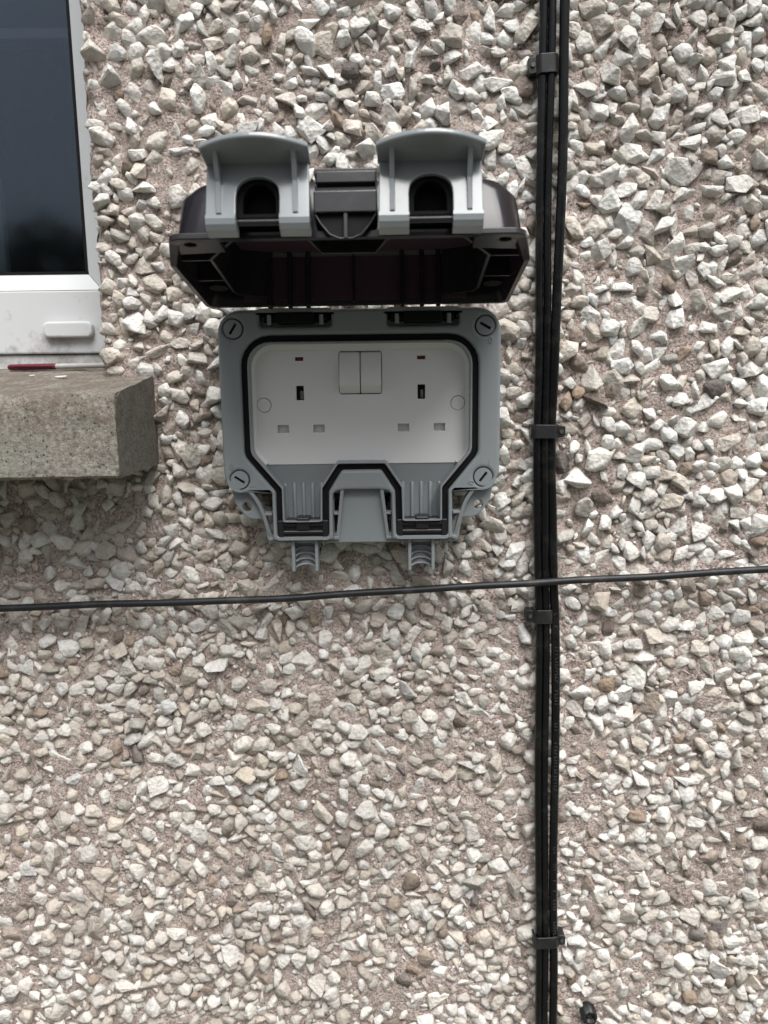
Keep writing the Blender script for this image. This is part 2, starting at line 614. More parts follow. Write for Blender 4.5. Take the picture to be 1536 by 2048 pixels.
# the camera's view of a wall point, to find the stones that show largest
def project(x, y, z):
    P, R = rad(9.6), rad(0.7)
    q = (x, y + 525.0, z)
    dz = q[1] * math.cos(P) - q[2] * math.sin(P)
    du = q[1] * math.sin(P) + q[2] * math.cos(P)
    rx, ry = q[0] * math.cos(R) - du * math.sin(R), du * math.cos(R) + q[0] * math.sin(R)
    return 768 + 1560 * rx / dz, 1024 - 1560 * ry / dz, dz

def hidden(u, v):
    if 330 < u < 1060 and 265 < v < 620: return True
    if 430 < u < 1005 and 600 < v < 1095: return True
    if 1045 < u < 1140: return True
    if u < 330 and 735 < v < 960: return True
    return not (25 < u < 1511 and 25 < v < 2023)

STONES = []
for (x, z, r) in ST:
    far = abs(x) > 330 or z > 260 or z < -530 or r < 2.45
    V, Fc = (PROTO_FAR if far else PROTO)[rng.integers(len(PROTO))]
    # stone axes: local x, y in the wall plane, local z out of it
    R3 = np.array(Matrix.Rotation(rad(90), 3, 'X'))          # local z -> -y (out of the wall)
    tilt = rad(rng.normal(0, 28)); tilt2 = rad(rng.normal(0, 24)); spin = rng.uniform(0, 2 * math.pi)
    A = np.array(Matrix.Rotation(spin, 3, 'Y')) @ np.array(Matrix.Rotation(tilt, 3, 'X')) @ np.array(Matrix.Rotation(tilt2, 3, 'Z')) @ R3
    s = r * rng.uniform(1.05, 1.32)
    depth = rng.uniform(-0.08, 0.52) * r * 0.7
    if z < -120: depth -= r * 0.18
    col = stone_colour(x, z)
    if rng.random() < 0.22:
        depth = -rng.uniform(0.0, 0.30) * r
        film = rng.uniform(0.25, 0.70)
        col = col * (1 - film) + np.array([0.40, 0.345, 0.30]) * film
    STONES.append([x, -depth, z, s, A, V, Fc, col])

wall = tag(empty('pebbledash_wall', ORIG), 'pale pebble-dashed house wall of stone chippings set in sandy mortar', 'wall')
score = []
for i, s in enumerate(STONES):
    u, v, dz = project(s[0], s[1], s[2])
    score.append((-1 if hidden(u, v) else s[3] / dz, i))
score.sort(reverse=True)
single = set(i for _, i in score[:300])

meshes = {}
for i in sorted(single):
    x, y, z, s, A, V, Fc, c = STONES[i]
    key = id(V)
    if key not in meshes:
        me = bpy.data.meshes.new('stone')
        me.from_pydata((V / 1000).tolist(), [], Fc.tolist())
        me.materials.append(M['stone'])
        meshes[key] = me
    o = bpy.data.objects.new('stone', meshes[key])
    link(o, wall)
    o.color = (*c, 1)
    o.matrix_local = Matrix.Translation((x / 1000, y / 1000, z / 1000)) @ Matrix(A.tolist()).to_4x4() @ Matrix.Scale(s, 4)

def mesh_np(name, V, F, mat, parent, colours=None):
    me = bpy.data.meshes.new(name)
    me.vertices.add(len(V))
    me.vertices.foreach_set('co', (V / 1000).astype(np.float32).ravel())
    k = F.shape[1]
    me.loops.add(F.size)
    me.loops.foreach_set('vertex_index', F.astype(np.int32).ravel())
    me.polygons.add(len(F))
    me.polygons.foreach_set('loop_start', np.arange(0, F.size, k, dtype=np.int32))
    me.update(calc_edges=True)
    if colours is not None:
        at = me.attributes.new('stone_colour', 'FLOAT_COLOR', 'POINT')
        at.data.foreach_set('color', np.column_stack([colours, np.ones(len(colours))]).astype(np.float32).ravel())
    me.materials.append(M[mat])
    o = bpy.data.objects.new(name, me)
    return link(o, parent)

VV, FF, CC, base = [], [], [], 0
for i, (x, y, z, s, A, V, Fc, c) in enumerate(STONES):
    if i in single:
        continue
    W = V @ A.T * s + np.array([x, y, z])
    VV.append(W); FF.append(Fc + base); CC.append(np.repeat(c[None], len(V), 0)); base += len(V)
tag(mesh_np('stone_chippings', np.concatenate(VV), np.concatenate(FF), 'stone_mass', wall, np.concatenate(CC)), kind='stuff')

# ---- the mortar coat: uneven, pressed up around the stones, pitted where stones fell out
def mortar_coat():
    st = 2.0
    xs = np.arange(WX0, WX1 + st, st); zs = np.arange(WZ0, WZ1 + st, st)
    X, Z = np.meshgrid(xs, zs)
    H = 3.0 * (vnoise(X, Z, 45, 1) - 0.5) + 2.2 * (vnoise(X, Z, 15, 2) - 0.5) + 1.6 * (vnoise(X, Z, 6, 3) - 0.5) + 0.9 * (vnoise(X, Z, 2.6, 4) - 0.5)
    for (x, z, r) in ST:
        if r < 3.2: continue
        R = r * 1.7
        i0, i1 = int((x - R - WX0) / st), int((x + R - WX0) / st) + 2
        j0, j1 = int((z - R - WZ0) / st), int((z + R - WZ0) / st) + 2
        i0, j0 = max(i0, 0), max(j0, 0)
        d2 = ((X[j0:j1, i0:i1] - x) ** 2 + (Z[j0:j1, i0:i1] - z) ** 2) / (R * R)
        H[j0:j1, i0:i1] += 0.55 * np.clip(1 - d2, 0, 1)
    pits = rng.uniform((WX0, WZ0), (WX1, WZ1), (740, 2))
    for (x, z) in pits:
        R = rng.uniform(3.5, 6.5)
        i0, i1 = max(int((x - 9 - WX0) / st), 0), int((x + 9 - WX0) / st) + 2
        j0, j1 = max(int((z - 9 - WZ0) / st), 0), int((z + 9 - WZ0) / st) + 2
        d2 = ((X[j0:j1, i0:i1] - x) ** 2 + (Z[j0:j1, i0:i1] - z) ** 2) / (R * R)
        H[j0:j1, i0:i1] -= 2.6 * np.clip(1 - d2, 0, 1)
    # ragged arris at the reveal
    e = EDGE + 2.6 * (vnoise(X * 0, Z, 9, 8) - 0.5) + 1.6 * (vnoise(X * 0, Z, 3, 9) - 0.5)
    Y = 0.5 - H
    above = Z > SILL_T
    turn = above & (X < e + st)
    Xo = np.where(turn, np.maximum(X, e), X)
    Y = np.where(above, Y + 3.2 * np.clip(1 - (Xo - e) / 4.0, 0, 1) ** 2, Y)
    V = np.column_stack([Xo.ravel(), Y.ravel(), Z.ravel()])
    nz, nx = X.shape
    idx = np.arange(nz * nx).reshape(nz, nx)
    F = np.stack([idx[:-1, :-1], idx[:-1, 1:], idx[1:, 1:], idx[1:, :-1]], -1).reshape(-1, 4)
    keep = ~((Z.ravel()[F].min(1) > SILL_T) & (X.ravel()[F].max(1) < EDGE - 4.5))
    F = F[keep]
    used, inv = np.unique(F, return_inverse=True)
    o = mesh_np('mortar_coat', V[used], inv.reshape(F.shape), 'mortar', wall)
    o.data.polygons.foreach_set('use_smooth', np.ones(len(F), bool))
mortar_coat()

mb = MB()      # solid wall behind and beyond the coat, with the window opening left free
mb.box(EDGE + 3.0, 1600, 7, 260, -ZC, 1400)
mb.box(-1600, EDGE + 2.9, 7.3, 260.3, -ZC, -30)
mb.box(-1600, EDGE + 2.9, 7.3, 260.3, 900, 1400)
mb.box(-1600, -1100, 7.6, 260.6, -29, 899)
mb.build('masonry', 'mortar', wall)

# ------------------------------------------------------------------ window
win = tag(empty('window', (0, 0.06, ZC / 1000)), 'white plastic framed window with dark glass at the upper left', 'window')
# positions below are relative to the frame face (y = 0)
gx1, gz0 = -215.5, 80.0          # corner of the visible pane
m = MB()
m.box(-900, -186.5, 0, 62, 22, 67, 1.2)
m.build('bottom_rail', 'pvc', win)
m = MB()
m.box(-202.5, -186.0, 0.4, 62.4, 67.3, 880, 1.2)
m.build('side_rail', 'pvc', win)
def bead(p0, p1, inward, name):
    """bevelled glazing bead: prism from outer edge at the frame face to the inner edge set back; mitred at the corner"""
    (ox0, oz0), (ox1, oz1) = p0
    (ix0, iz0), (ix1, iz1) = p1
    vs = [(ox0, 0.2, oz0), (ox1, 0.2, oz1), (ix1, 9, iz1), (ix0, 9, iz0),
          (ox0, 20, oz0), (ox1, 20, oz1), (ix1, 20, iz1), (ix0, 20, iz0)]
    mb = MB()
    mb.add(vs, [(0, 1, 2, 3), (3, 2, 6, 7), (0, 4, 5, 1), (4, 7, 6, 5), (0, 3, 7, 4), (1, 5, 6, 2)])
    mb.build(name, 'pvc', win)
bead([(-202.6, 67.1), (-900, 67.1)], [(gx1, gz0), (-900, gz0)], 1, 'glazing_bead')
bead([(-202.3, 67.4), (-202.3, 880)], [(gx1 + 0.25, gz0 + 0.25), (gx1 + 0.25, 880)], 1, 'glazing_bead')
m = MB(); m.box(-900, gx1 + 6, 12, 13.2, gz0 - 6, 880); m.build('pane', 'glass', win)
MB().box(-900, gx1 + 1.5, 8.2, 11.6, gz0 - 1.5, gz0 + 1.2).build('glazing_seal', 'rubber', win)
MB().box(gx1 - 1.2, gx1 + 1.6, 8.4, 11.4, gz0 + 1.4, 880).build('glazing_seal', 'rubber', win)
cap = MB().shape(rpoly(rect(-245.5, -209.8, 33.2, 44.6), 4.2), [], 0.3, 6.0, 1.6, lambda a, b, c: (a, -c, b), True)
cap.build('drain_cover', 'pvc', win)
m = MB(); m.box(-900, -186.4, 2.5, 62.5, 8, 21.6, 1.5); m.build('sill_profile', 'pvc', win)
m = MB()
m.box(-300, -277.5, 16, 24, 70, 150, 1.5)
m.build('inner_post', 'curtain', win)
MB().box(-900, -190, 48, 60, 254, 262, 1.0).build('blind_rail', 'grey', win)
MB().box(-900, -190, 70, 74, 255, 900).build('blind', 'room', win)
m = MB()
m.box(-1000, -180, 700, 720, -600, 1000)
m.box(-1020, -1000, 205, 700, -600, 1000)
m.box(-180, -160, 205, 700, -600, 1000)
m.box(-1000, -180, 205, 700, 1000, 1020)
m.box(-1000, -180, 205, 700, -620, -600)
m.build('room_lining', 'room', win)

# ------------------------------------------------------------------ concrete sill
def sill():
    bm = bmesh.new()
    prof = [(-77.8, -54), (-79.4, -52.4), (-80, -16), (-79.2, -9.6), (-77.0, -6.4), (-72.5, -4.8), (0, 4.6), (64, 11.6), (64, -54)]
    x0, x1 = -900.0, -151.5
    step = 4.0
    xs = [x0] + list(np.arange(-420, x1, step)) + [x1]
    # finer profile
    pts = []
    for i in range(len(prof)):
        a, b = Vector(prof[i]), Vector(prof[(i + 1) % len(prof)])
        k = max(1, int((b - a).length / 4))
        pts += [a.lerp(b, t / k) for t in range(k)]
    rings = []
    for x in xs:
        rings.append([bm.verts.new((x, p.x, p.y)) for p in pts])
    n = len(pts)
    for i in range(len(rings) - 1):
        for k in range(n):
            bm.faces.new((rings[i][k], rings[i][(k + 1) % n], rings[i + 1][(k + 1) % n], rings[i + 1][k]))
    for ring in (rings[0], rings[-1]):
        bm.faces.new(ring)
    ends = [e for e in bm.edges if all(abs(v.co.x - x1) < 0.01 for v in e.verts)]
    bmesh.ops.bevel(bm, geom=ends, offset=2.6, segments=3, profile=0.5, affect='EDGES')
    r = np.random.default_rng(3)
    for v in bm.verts:
        if v.co.x < -430: continue
        ed = 2.4 if (v.co.y < -74 and v.co.z > -12) else (1.2 if v.co.x > -156 else 0.9)
        q = np.array([v.co.x]), np.array([v.co.z * 1.3 + v.co.y * 0.7])
        a = vnoise(q[0], q[1], 7, 21)[0] - 0.5
        b = vnoise(q[0] + 50, q[1], 7, 22)[0] - 0.5
        if v.co.y < 0:
            v.co.y += a * ed
        v.co.z += b * ed
    bmesh.ops.recalc_face_normals(bm, faces=list(bm.faces))
    mb = MB(); mb.bm(bm, False)
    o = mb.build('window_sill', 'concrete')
    o.location = ORIG
    o.data.polygons.foreach_set('use_smooth', [len(p.vertices) < 8 for p in o.data.polygons])
    m2 = o.modifiers.new('edges', 'EDGE_SPLIT'); m2.split_angle = rad(40)
    tag(o, 'weathered grey concrete window sill with lichen and a dark end face', 'window sill')
sill()

pen = tag(empty('pen', (0, 0.045, (ZC + 10) / 1000)), 'slim red and cloudy plastic pen lying on the window sill', 'pen')
def pen_at(x): return (x, 0, 2.6 + 0.012 * (x + 230))
m = MB(); m.tube([pen_at(-268.5), pen_at(-267), pen_at(-234)], [1.3, 2.2, 2.2], 14); m.build('cap', 'red', pen)
m = MB(); m.tube([pen_at(-234.2), pen_at(-191)], 1.9, 14); m.build('barrel', 'clear', pen)
m = MB(); m.box(-266, -236, -4.0, -2.4, 2.2, 3.4, 0.4); m.build('pocket_clip', 'red', pen)
def flake(x, y, z, w, d, a, lab):
    r = random.Random(int(x * 7))
    out = [(w * math.cos(t) * r.uniform(0.6, 1), d * math.sin(t) * r.uniform(0.6, 1)) for t in [k * 2 * math.pi / 8 for k in range(8)]]
    mb = MB().shape(out, [], 0, 0.5, 0.05, lambda p, q, c: (p, q, c + 0.02 * p * p * 0.4))
    o = mb.build('paint_flake', 'flake')
    o.matrix_world = Matrix.Translation((x / 1000, y / 1000, (ZC + z) / 1000)) @ Matrix.Rotation(rad(7), 4, 'X') @ Matrix.Rotation(a, 4, 'Z')
    tag(o, lab, 'paint flake', 'paint flakes on the sill')
flake(-209, -9, 4.6, 4.2, 3.0, 0.4, 'white paint flake on the sill below the middle of the pen')
flake(-238, -43, 0.4, 6.0, 3.2, -0.2, 'long white paint flake on the sill near its front edge')
flake(-232, 0, 5.6, 2.6, 1.6, 0.9, 'tiny white paint flake on the sill under the red pen cap')

# ------------------------------------------------------------------ the socket
SX, SY = -13.4, 0.0
KS = 1.0316
sock = tag(empty('outdoor_socket', (SX * KS / 1000, 0.525 * (KS - 1), ZC / 1000)), 'grey weatherproof double socket with its black smoked lid propped open', 'socket')
FRONT = 50.0
sock.scale = (KS, KS, KS)
mp = lambda a, b, c: (a, -c, b)          # outline in the wall plane, c outwards

G_OUT = mirror([(71.2, 27), (71.2, -45), (53, -67.2), (53, -95.6), (21, -95.6), (20.5, -67.2), (12.2, -54)])
G_R = [18, 9, 3, 2, 2, 3, 3, 3, 3, 2, 2, 3, 9, 18]
G_IN = mirror([(67.4, 23.2), (67.4, -43.4), (49.2, -65.2), (49.2, -86), (24.8, -86), (24.3, -65.2), (14.3, -50.2)])
L_IN = mirror([(66.0, 21.8), (66.0, -42.9), (48.0, -64.6), (48.0, -85.4), (26.0, -85.4), (25.5, -64.7), (15.2, -48.8)])
G_R2 = [14, 9, 3, 1, 1, 3, 2, 2, 3, 1, 1, 3, 9, 14]
g_out, g_in, l_in = rpoly(G_OUT, G_R), rpoly(G_IN, G_R2), rpoly(L_IN, G_R2)

F_OUT = mirror([(84.5, 42), (84.5, -59), (76, -67.6), (55.6, -67.6), (55.6, -97.6), (18.4, -97.6), (18.0, -67.4), (10, -66.2)])
F_R = [14, 12, 10, 1.0, 1, 1, 4, 2, 2, 4, 1, 1, 1.0, 10, 12, 14]
frame_hinge = []
for s in (-1, 1):       # hinge recesses in the top edge
    cx = s * 38.0
    frame_hinge.append(rpoly(rect(cx - 21.5, cx + 21.5, 31.8, 40.8), 2.2, 3))
marks = [(-75.2, 31.0, 58), (75.0, 31.2, -30), (-74.9, -59.3, -33), (74.5, -59.2, 52)]
wells = [circle(u, v, 5.9, 32) for u, v, a in marks]
m = MB().shape(rpoly(F_OUT, F_R), [g_out] + frame_hinge, 20, FRONT - 4, 0.2, mp)
m.shape(rpoly(F_OUT, F_R), [g_out] + frame_hinge + wells, FRONT - 4.2, FRONT, 1.9, mp, True)
frame = m.build('front_frame', 'grey', sock)
G_IN2 = mirror([(67.4, 23.2), (67.4, -43.4), (49.2, -65.2), (49.2, -94.6), (24.8, -94.6), (24.3, -65.2), (14.3, -50.2)])
m = MB().shape(g_out, [rpoly(G_IN2, G_R2)], 30, FRONT - 2.6, 0.3, mp)
m.build('gasket', 'rubber', sock)
m = MB().shape(g_in, [l_in], 30, FRONT + 0.9, 0.55, mp)
m.build('seal_lip', 'grey', sock)

# back plate with the two fixing tabs
B_OUT = mirror([(78, 36), (78, -58), (81.6, -63), (79.8, -75), (71.8, -85.2), (62.6, -85.2), (59.6, -100.8)])
B_R = [10, 4, 6, 11, 9, 2, 4, 4, 2, 9, 11, 6, 4, 10]
pockets = [g_out]
for s in (-1, 1):
    a = [(66.5, -69.2), (56.4, -69.2), (56.4, -80.4), (60.6, -80.4)]
    b = [(60.0, -82.4), (56.4, -82.4), (56.4, -95.2), (57.4, -95.2)]
    c = [(17.4, -69.2), (12.6, -69.2), (14.4, -80.4), (17.6, -80.4)]
    d = [(17.7, -82.4), (14.8, -82.4), (16.2, -94.6), (17.9, -94.6)]
    for q in (a, b, c, d):
        pockets.append([(s * x, y) for x, y in q])
    pockets.append(circle(s * 72.2, -77.2, 2.9))
m = MB().shape(rpoly(B_OUT, B_R), pockets, 40, 43.5, 0.9, mp)
S_OUT, S_IN = mirror([(77, 35), (77, -60), (55, -65), (55, -97)]), mirror([(74.5, 32.5), (74.5, -58), (52.5, -62.5), (52.5, -94.5)])
m.shape(rpoly(S_OUT, 4), [rpoly(S_IN, 3)], 22, 40.4, 0.3, mp)
m.build('back_plate', 'grey', sock)
# arched web under the frame, thin curved ribs beside the cable mouths
for s in (-1, 1):
    outer = [(69.5, -66.2), (67.2, -69.0), (64.0, -74.5), (61.4, -82), (59.4, -90), (57.6, -96.6)]
    p = spline([(s * x, -33, z) for x, z in outer], 5)
    vs, fs = [], []
    for k, q in enumerate(p):
        nx = (p[min(k + 1, len(p) - 1)] - p[max(k - 1, 0)]).normalized()
        sd = Vector((-nx.z, 0, nx.x)) * 1.0
        top = -49.2 + 10 * (k / len(p)) ** 2 * 0.6
        for off in (-1, 1):
            w = q + sd * off
            vs += [(w.x, -41, w.z), (w.x, top, w.z)]
    for k in range(len(p) - 1):
        b = k * 4
        fs += [(b + 1, b + 3, b + 7, b + 5), (b, b + 1, b + 5, b + 4), (b + 2, b + 6, b + 7, b + 3)]
    fs += [(0, 2, 3, 1), (len(vs) - 4, len(vs) - 3, len(vs) - 1, len(vs) - 2)]
    m = MB().add(vs, fs)
    m.build('curved_rib', 'grey', sock)
    m = MB()
    vs2 = [(s * 11.2, -41, -66), (s * 13.2, -41, -66), (s * 13.2, -48.6, -66), (s * 11.2, -48.6, -66),
           (s * 14.8, -41, -97), (s * 16.6, -41, -97), (s * 16.6, -46, -97), (s * 14.8, -46, -97)]
    m.add(vs2, [(0, 1, 2, 3), (4, 7, 6, 5), (0, 4, 5, 1), (1, 5, 6, 2), (2, 6, 7, 3), (3, 7, 4, 0)])
    m.build('inner_rib', 'grey', sock)
    for (p, q, z0, z1) in ((56.2, 61.6, -82.4, -80.8), (14.0, 17.8, -82.4, -80.8), (55.9, 58.6, -98.2, -96.2), (14.8, 18.2, -98.0, -96.0)):
        MB().box(*sorted((s * p, s * q)), -46.6, -40.5, z0, z1, 0.35).build('cross_web', 'grey', sock)

# white faceplate
P_OUT = mirror([(66.4, 22.2), (66.4, -42.6), (58.8, -51.2)])
p_out = rpoly(P_OUT, [14, 8, 2, 2, 8, 14])
holes = []
pins = []
for s in (-1, 1):
    ux = s * 37.2
    holes.append(rect(ux - 2.5, ux + 2.5, 12.2, 14.4))
    holes.append(rect(ux - 2.3, ux + 2.3, -11.6, -2.9))
    holes.append(rect(ux - 14.5, ux - 7.6, -31.4, -26.7))
    holes.append(rect(ux + 7.6, ux + 14.5, -31.4, -26.7))
rock_hole = rpoly(rect(-13.1, 13.1, -8.4, 17.6), 1.5, 3)
holes.append(rock_hole)
for s in (-1, 1):
    holes.append(circle(s * 59.6, -14.4, 4.5, 28))
face = MB().shape(p_out, holes, 38.6, 41, 0.3, mp).build('faceplate', 'white', sock)
# dished rim between the lip and the flat of the plate
vs, fs = [], []
rim_a = rpoly(mirror([(66.2, 22.0), (66.2, -43.0), (58.6, -51.6)]), [14, 8, 2, 2, 8, 14])
rim_b = rpoly(mirror([(64.2, 18.4), (64.2, -42.6), (57.2, -50.4)]), [11, 8, 2, 2, 8, 11])
for (a, b), (c, d) in zip(rim_a, rim_b):
    vs += [mp(a, b, 44.6), mp((a + c) / 2, (b + d) / 2, 42.1), mp(c, d, 41.1)]
n = len(rim_a)
for k in range(n):
    k2 = (k + 1) % n
    z0 = (rim_a[k][1] + rim_a[k2][1]) / 2
    if z0 < -50: continue
    for j in range(2):
        fs.append((k * 3 + j, k2 * 3 + j, k2 * 3 + j + 1, k * 3 + j + 1))
MB().add(vs, fs, True).build('dished_rim', 'white', face)
for s in (-1, 1):
    ux = s * 37.2
    MB().box(ux - 2.4, ux + 2.4, -40.2, -38.9, 12.3, 14.3, 0.2).build('neon_lens', 'neon', face)
    m = MB()
    for (a, b, c, d) in ((ux - 2.3, ux + 2.3, -11.6, -2.9),):
        m.box(a - 0.6, b + 0.6, -31, -30, c - 0.6, d + 0.6)
        m.box(a - 0.9, a - 0.05, -38.5, -30, c - 0.6, d + 0.6); m.box(b + 0.05, b + 0.9, -38.5, -30, c - 0.6, d + 0.6)
        m.box(a - 0.9, b + 0.9, -38.5, -30, d + 0.05, d + 0.9); m.box(a - 0.9, b + 0.9, -38.5, -30, c - 0.9, c - 0.05)
    m.build('earth_hole', 'grey_dark', face)
    MB().box(ux + 0.1 * s - 0.6, ux + 0.1 * s + 1.7, -35, -31.2, -11.3, -6.0, 0.3).build('earth_contact', 'brass', face)
    for c0 in (-14.5, 7.6):
        m = MB()
        a, b = ux + c0, ux + c0 + 6.9
        bm = bmesh.new()
        q = [bm.verts.new(v) for v in ((a - 0.3, -37.9, -26.5), (b + 0.3, -37.9, -26.5), (b + 0.3, -36.6, -31.6), (a - 0.3, -36.6, -31.6))]
        bm.faces.new(q)
        m.bm(bm)
        m.box(a - 0.3, b + 0.3, -38.55, -36, -26.65, -26.2); m.box(a - 0.3, b + 0.3, -38.55, -36, -31.9, -31.45)
        m.build('pin_shutter', 'white', face)
    m = MB().shape(circle(s * 59.6, -14.4, 4.2, 28), [], 38.7, 41.05, 0.15, mp)
    m.build('screw_cover', 'white', face)
MB().box(-13.6, 13.6, -34, -33, -9, 18).build('switch_well', 'grey_dark', face)
for s in (-1, 1):      # rocker switches, tipped so that the lower end stands proud
    x0, x1 = (0.25, 12.75) if s > 0 else (-12.75, -0.25)
    prof = [(17.2, 40.4), (16.2, 42.0), (-2.2, 46.8), (-3.4, 46.2), (-7.9, 40.9), (-7.9, 36), (17.2, 36)]
    bm = bmesh.new()
    ra = [bm.verts.new((x0, -c, z)) for z, c in prof]; rb = [bm.verts.new((x1, -c, z)) for z, c in prof]
    for k in range(len(prof)):
        k2 = (k + 1) % len(prof)
        bm.faces.new((ra[k], ra[k2], rb[k2], rb[k]))
    bm.faces.new(ra); bm.faces.new(rb[::-1])
    bmesh.ops.bevel(bm, geom=list(bm.edges), offset=0.75, segments=3, profile=0.5, affect='EDGES', clamp_overlap=True)
    m = MB(); m.bm(bm, True)
    m.build('rocker_switch', 'white', face)

# funnels for the plug leads: sloping floor, fluted throat, black rubber seal
for s in (-1, 1):
    m = MB()
    q = [(12.0, -51.0, 40.4), (59.2, -51.0, 40.4), (48.6, -64.8, 38.6), (25.0, -64.8, 38.6)]
    m.add([(s * a, -c, b) for a, b, c in q], [(0, 1, 2, 3)])
    q = [(12.0, -51.0, 40.4), (59.2, -51.0, 40.4), (59.2, -51.0, 36), (12.0, -51.0, 36)]
    m.add([(s * a, -c, b) for a, b, c in q], [(0, 1, 2, 3)])
    q = [(48.8, -64.8, 38.6), (25.2, -64.8, 38.6), (25.2, -86, 38.0), (48.8, -86, 38.0)]
    m.add([(s * a, -c, b) for a, b, c in q], [(0, 1, 2, 3)])
    m.build('funnel_floor', 'grey', sock)
    for k in range(5):
        x = s * 37 + (k - 2) * 5.7
        MB().tube([(x, -38.2, -62.6), (x, -38.6, -63.6), (x, -38.4, -85)], [0.5, 1.25, 1.25], 10).build('flute', 'grey', sock)
    m = MB()
    cx = s * 37
    m.box(cx - 15.4, cx + 15.4, -46.2, -33, -95.2, -85.0, 0.6)
    m.box(cx - 15.8, cx - 12.0, -48.8, -33, -96.0, -85.2, 0.6); m.box(cx + 12.0, cx + 15.8, -48.8, -33, -96.0, -85.2, 0.6)
    m.tube([(cx - 13, -46.6, -88.2), (cx + 13, -46.6, -88.2)], 1.5, 12)
    m.tube([(cx - 14.5, -46.6, -93.0), (cx + 14.5, -46.6, -93.0)], 1.6, 12)
    m.box(cx - 4.2, cx + 4.2, -49.0, -38, -91.6, -83.4, 1.0)
    m.build('lead_seal', 'black', sock)
    # strain relief tongue hanging below
    m = MB()
    tx = s * 36.6
    m.box(tx - 8.3, tx - 6.3, -38, -27, -118.5, -97.2, 0.4); m.box(tx + 6.3, tx + 8.3, -38, -27, -118.5, -97.2, 0.4)
    m.box(tx - 6.4, tx + 6.4, -29.5, -27.5, -116.0, -97.3, 0.3)
    m.box(tx - 12.6, tx - 11.4, -38, -25, -101.5, -97.4, 0.3); m.box(tx + 11.4, tx + 12.6, -38, -25, -101.5, -97.4, 0.3)
    for k in range(5):
        z = -100.5 - k * 3.7
        arc = [(tx + 6.2 * math.sin(t), -30.2 - 4.6 * (1 - math.cos(t)), z - 1.6 * (1 - math.cos(t))) for t in np.linspace(-1.45, 1.45, 11)]
        m.tube(arc, 0.75, 6)
    m.v = [(x, y - 8.0, z) for x, y, z in m.v]
    m.build('strain_relief', 'grey', sock)

# corner screw covers with slots, and the small moulded marks beside them
for (u, v, a) in marks:
    slot = [(u + p * math.cos(rad(a)) - q * math.sin(rad(a)), v + p * math.sin(rad(a)) + q * math.cos(rad(a))) for p, q in ((-3.5, -0.8), (3.5, -0.8), (3.5, 0.8), (-3.5, 0.8))]
    sc = MB().shape(circle(u, v, 5.5, 32), [slot], 46.8, FRONT + 0.1, 0.12, mp).build('screw_cover', 'grey', sock)
    MB().shape(circle(u, v, 5.8, 24), [], 45.9, 46.6, 0.1, mp).build('slot_shade', 'rubber', sc)  # black disc stands in for the shade inside slot and gap
def moulded(pts, closed=False):
    p = [(a, -FRONT - 0.1, b) for a, b in pts]
    if closed: p.append(p[0])
    MB().tube(p, 0.28, 6).build('moulded_mark', 'grey', sock)
oval = lambda u, v, w, h: [(u + w * math.cos(t), v + h * math.sin(t)) for t in np.linspace(0, 2 * math.pi, 13)[:-1]]
moulded([(-77.8, 24.4), (-77.8, 21.0)])
moulded(oval(78.2, 22.6, 0.9, 1.7), True)
moulded([(66.5, 35.0), (69.5, 35.0)])
moulded(oval(-79.4, -51.2, 0.9, 1.6), True)
moulded([(-68.8, -63.4), (-65.8, -63.4)])
moulded(oval(67.0, -62.6, 1.6, 0.9), True)
moulded([(78.2, -51.8), (78.2, -49.2)])

# hinges
for s in (-1, 1):
    cx = s * 38.0
    m = MB()
    m.box(cx - 21.2, cx + 21.2, -33, -31.5, 32, 40.6)
    m.box(cx - 11.5, cx + 11.5, -51.5, -33, 33.5, 40.2, 1.2)
    m.tube([(cx - 19, -45.5, 37.2), (cx + 19, -45.5, 37.2)], 2.6, 14)
    m.build('hinge_barrel', 'rubber', sock)
    for q in (-16.8, 14.2):
        MB().box(cx + q, cx + q + 2.6, -49.2, -33, 33, 40.6, 0.5).build('hinge_post', 'grey', sock)

# ---- the lid, built in its own frame: u across, s from hinge towards the free end, h from rim to crown
LID = Matrix.Translation((-0.0009, -0.0505, 0.0435)) @ Matrix.Rotation(rad(-100.4), 4, 'X') @ Matrix.Rotation(rad(0.95), 4, 'Y')
LATCH = LID @ Matrix.Translation((0, -0.005, -0.111)) @ Matrix.Rotation(rad(-6), 4, 'X') @ Matrix.Translation((0, 0.005, 0.111))
ml = lambda u, s, h: (u, -h, -s)
def outl(w0, w1, w2, s0, s1, s2, r0, r1, r2):
    return rpoly(mirror([(w0, s0), (w1, s1), (w2, s2)]), [r0, r1, r2, r2, r1, r0], 6)
def loft(rings):
    vs, fs = [], []
    n = len(rings[0][0])
    for ring, hfun in rings:
        for (u, s) in ring:
            h = hfun(s, u) if callable(hfun) else hfun
            vs.append(ml(u, s, h))
    for j in range(len(rings) - 1):
        for k in range(n):
            k2 = (k + 1) % n
            fs.append((j * n + k, j * n + k2, (j + 1) * n + k2, (j + 1) * n + k))
    return vs, fs, n
lift = lambda s, u: 0.0 if s < 76 else (4.5 if abs(u) > 62 else 10.5) * min(1, (s - 76) / 10)      # the rim steps up towards the free end
o0 = outl(88.7, 88.7, 83.0, 0, 76, 98.5, 5, 10, 7)
o1 = outl(87.2, 86.6, 79.5, 0.8, 73, 95, 7, 12, 12)
o2 = outl(85.5, 84.0, 78.0, 2.5, 71, 93, 9, 14, 16)
o3 = outl(80.0, 79.0, 73.0, 6, 67, 89.5, 10, 14, 16)
i0 = outl(86.6, 86.4, 79.0, 2.0, 74, 95.0, 5, 10, 7)
i1 = outl(84.8, 84.2, 77.2, 3.2, 71, 92.6, 6, 12, 12)
i2 = outl(78.4, 77.4, 71.4, 7.5, 65.5, 87.8, 9, 13, 15)
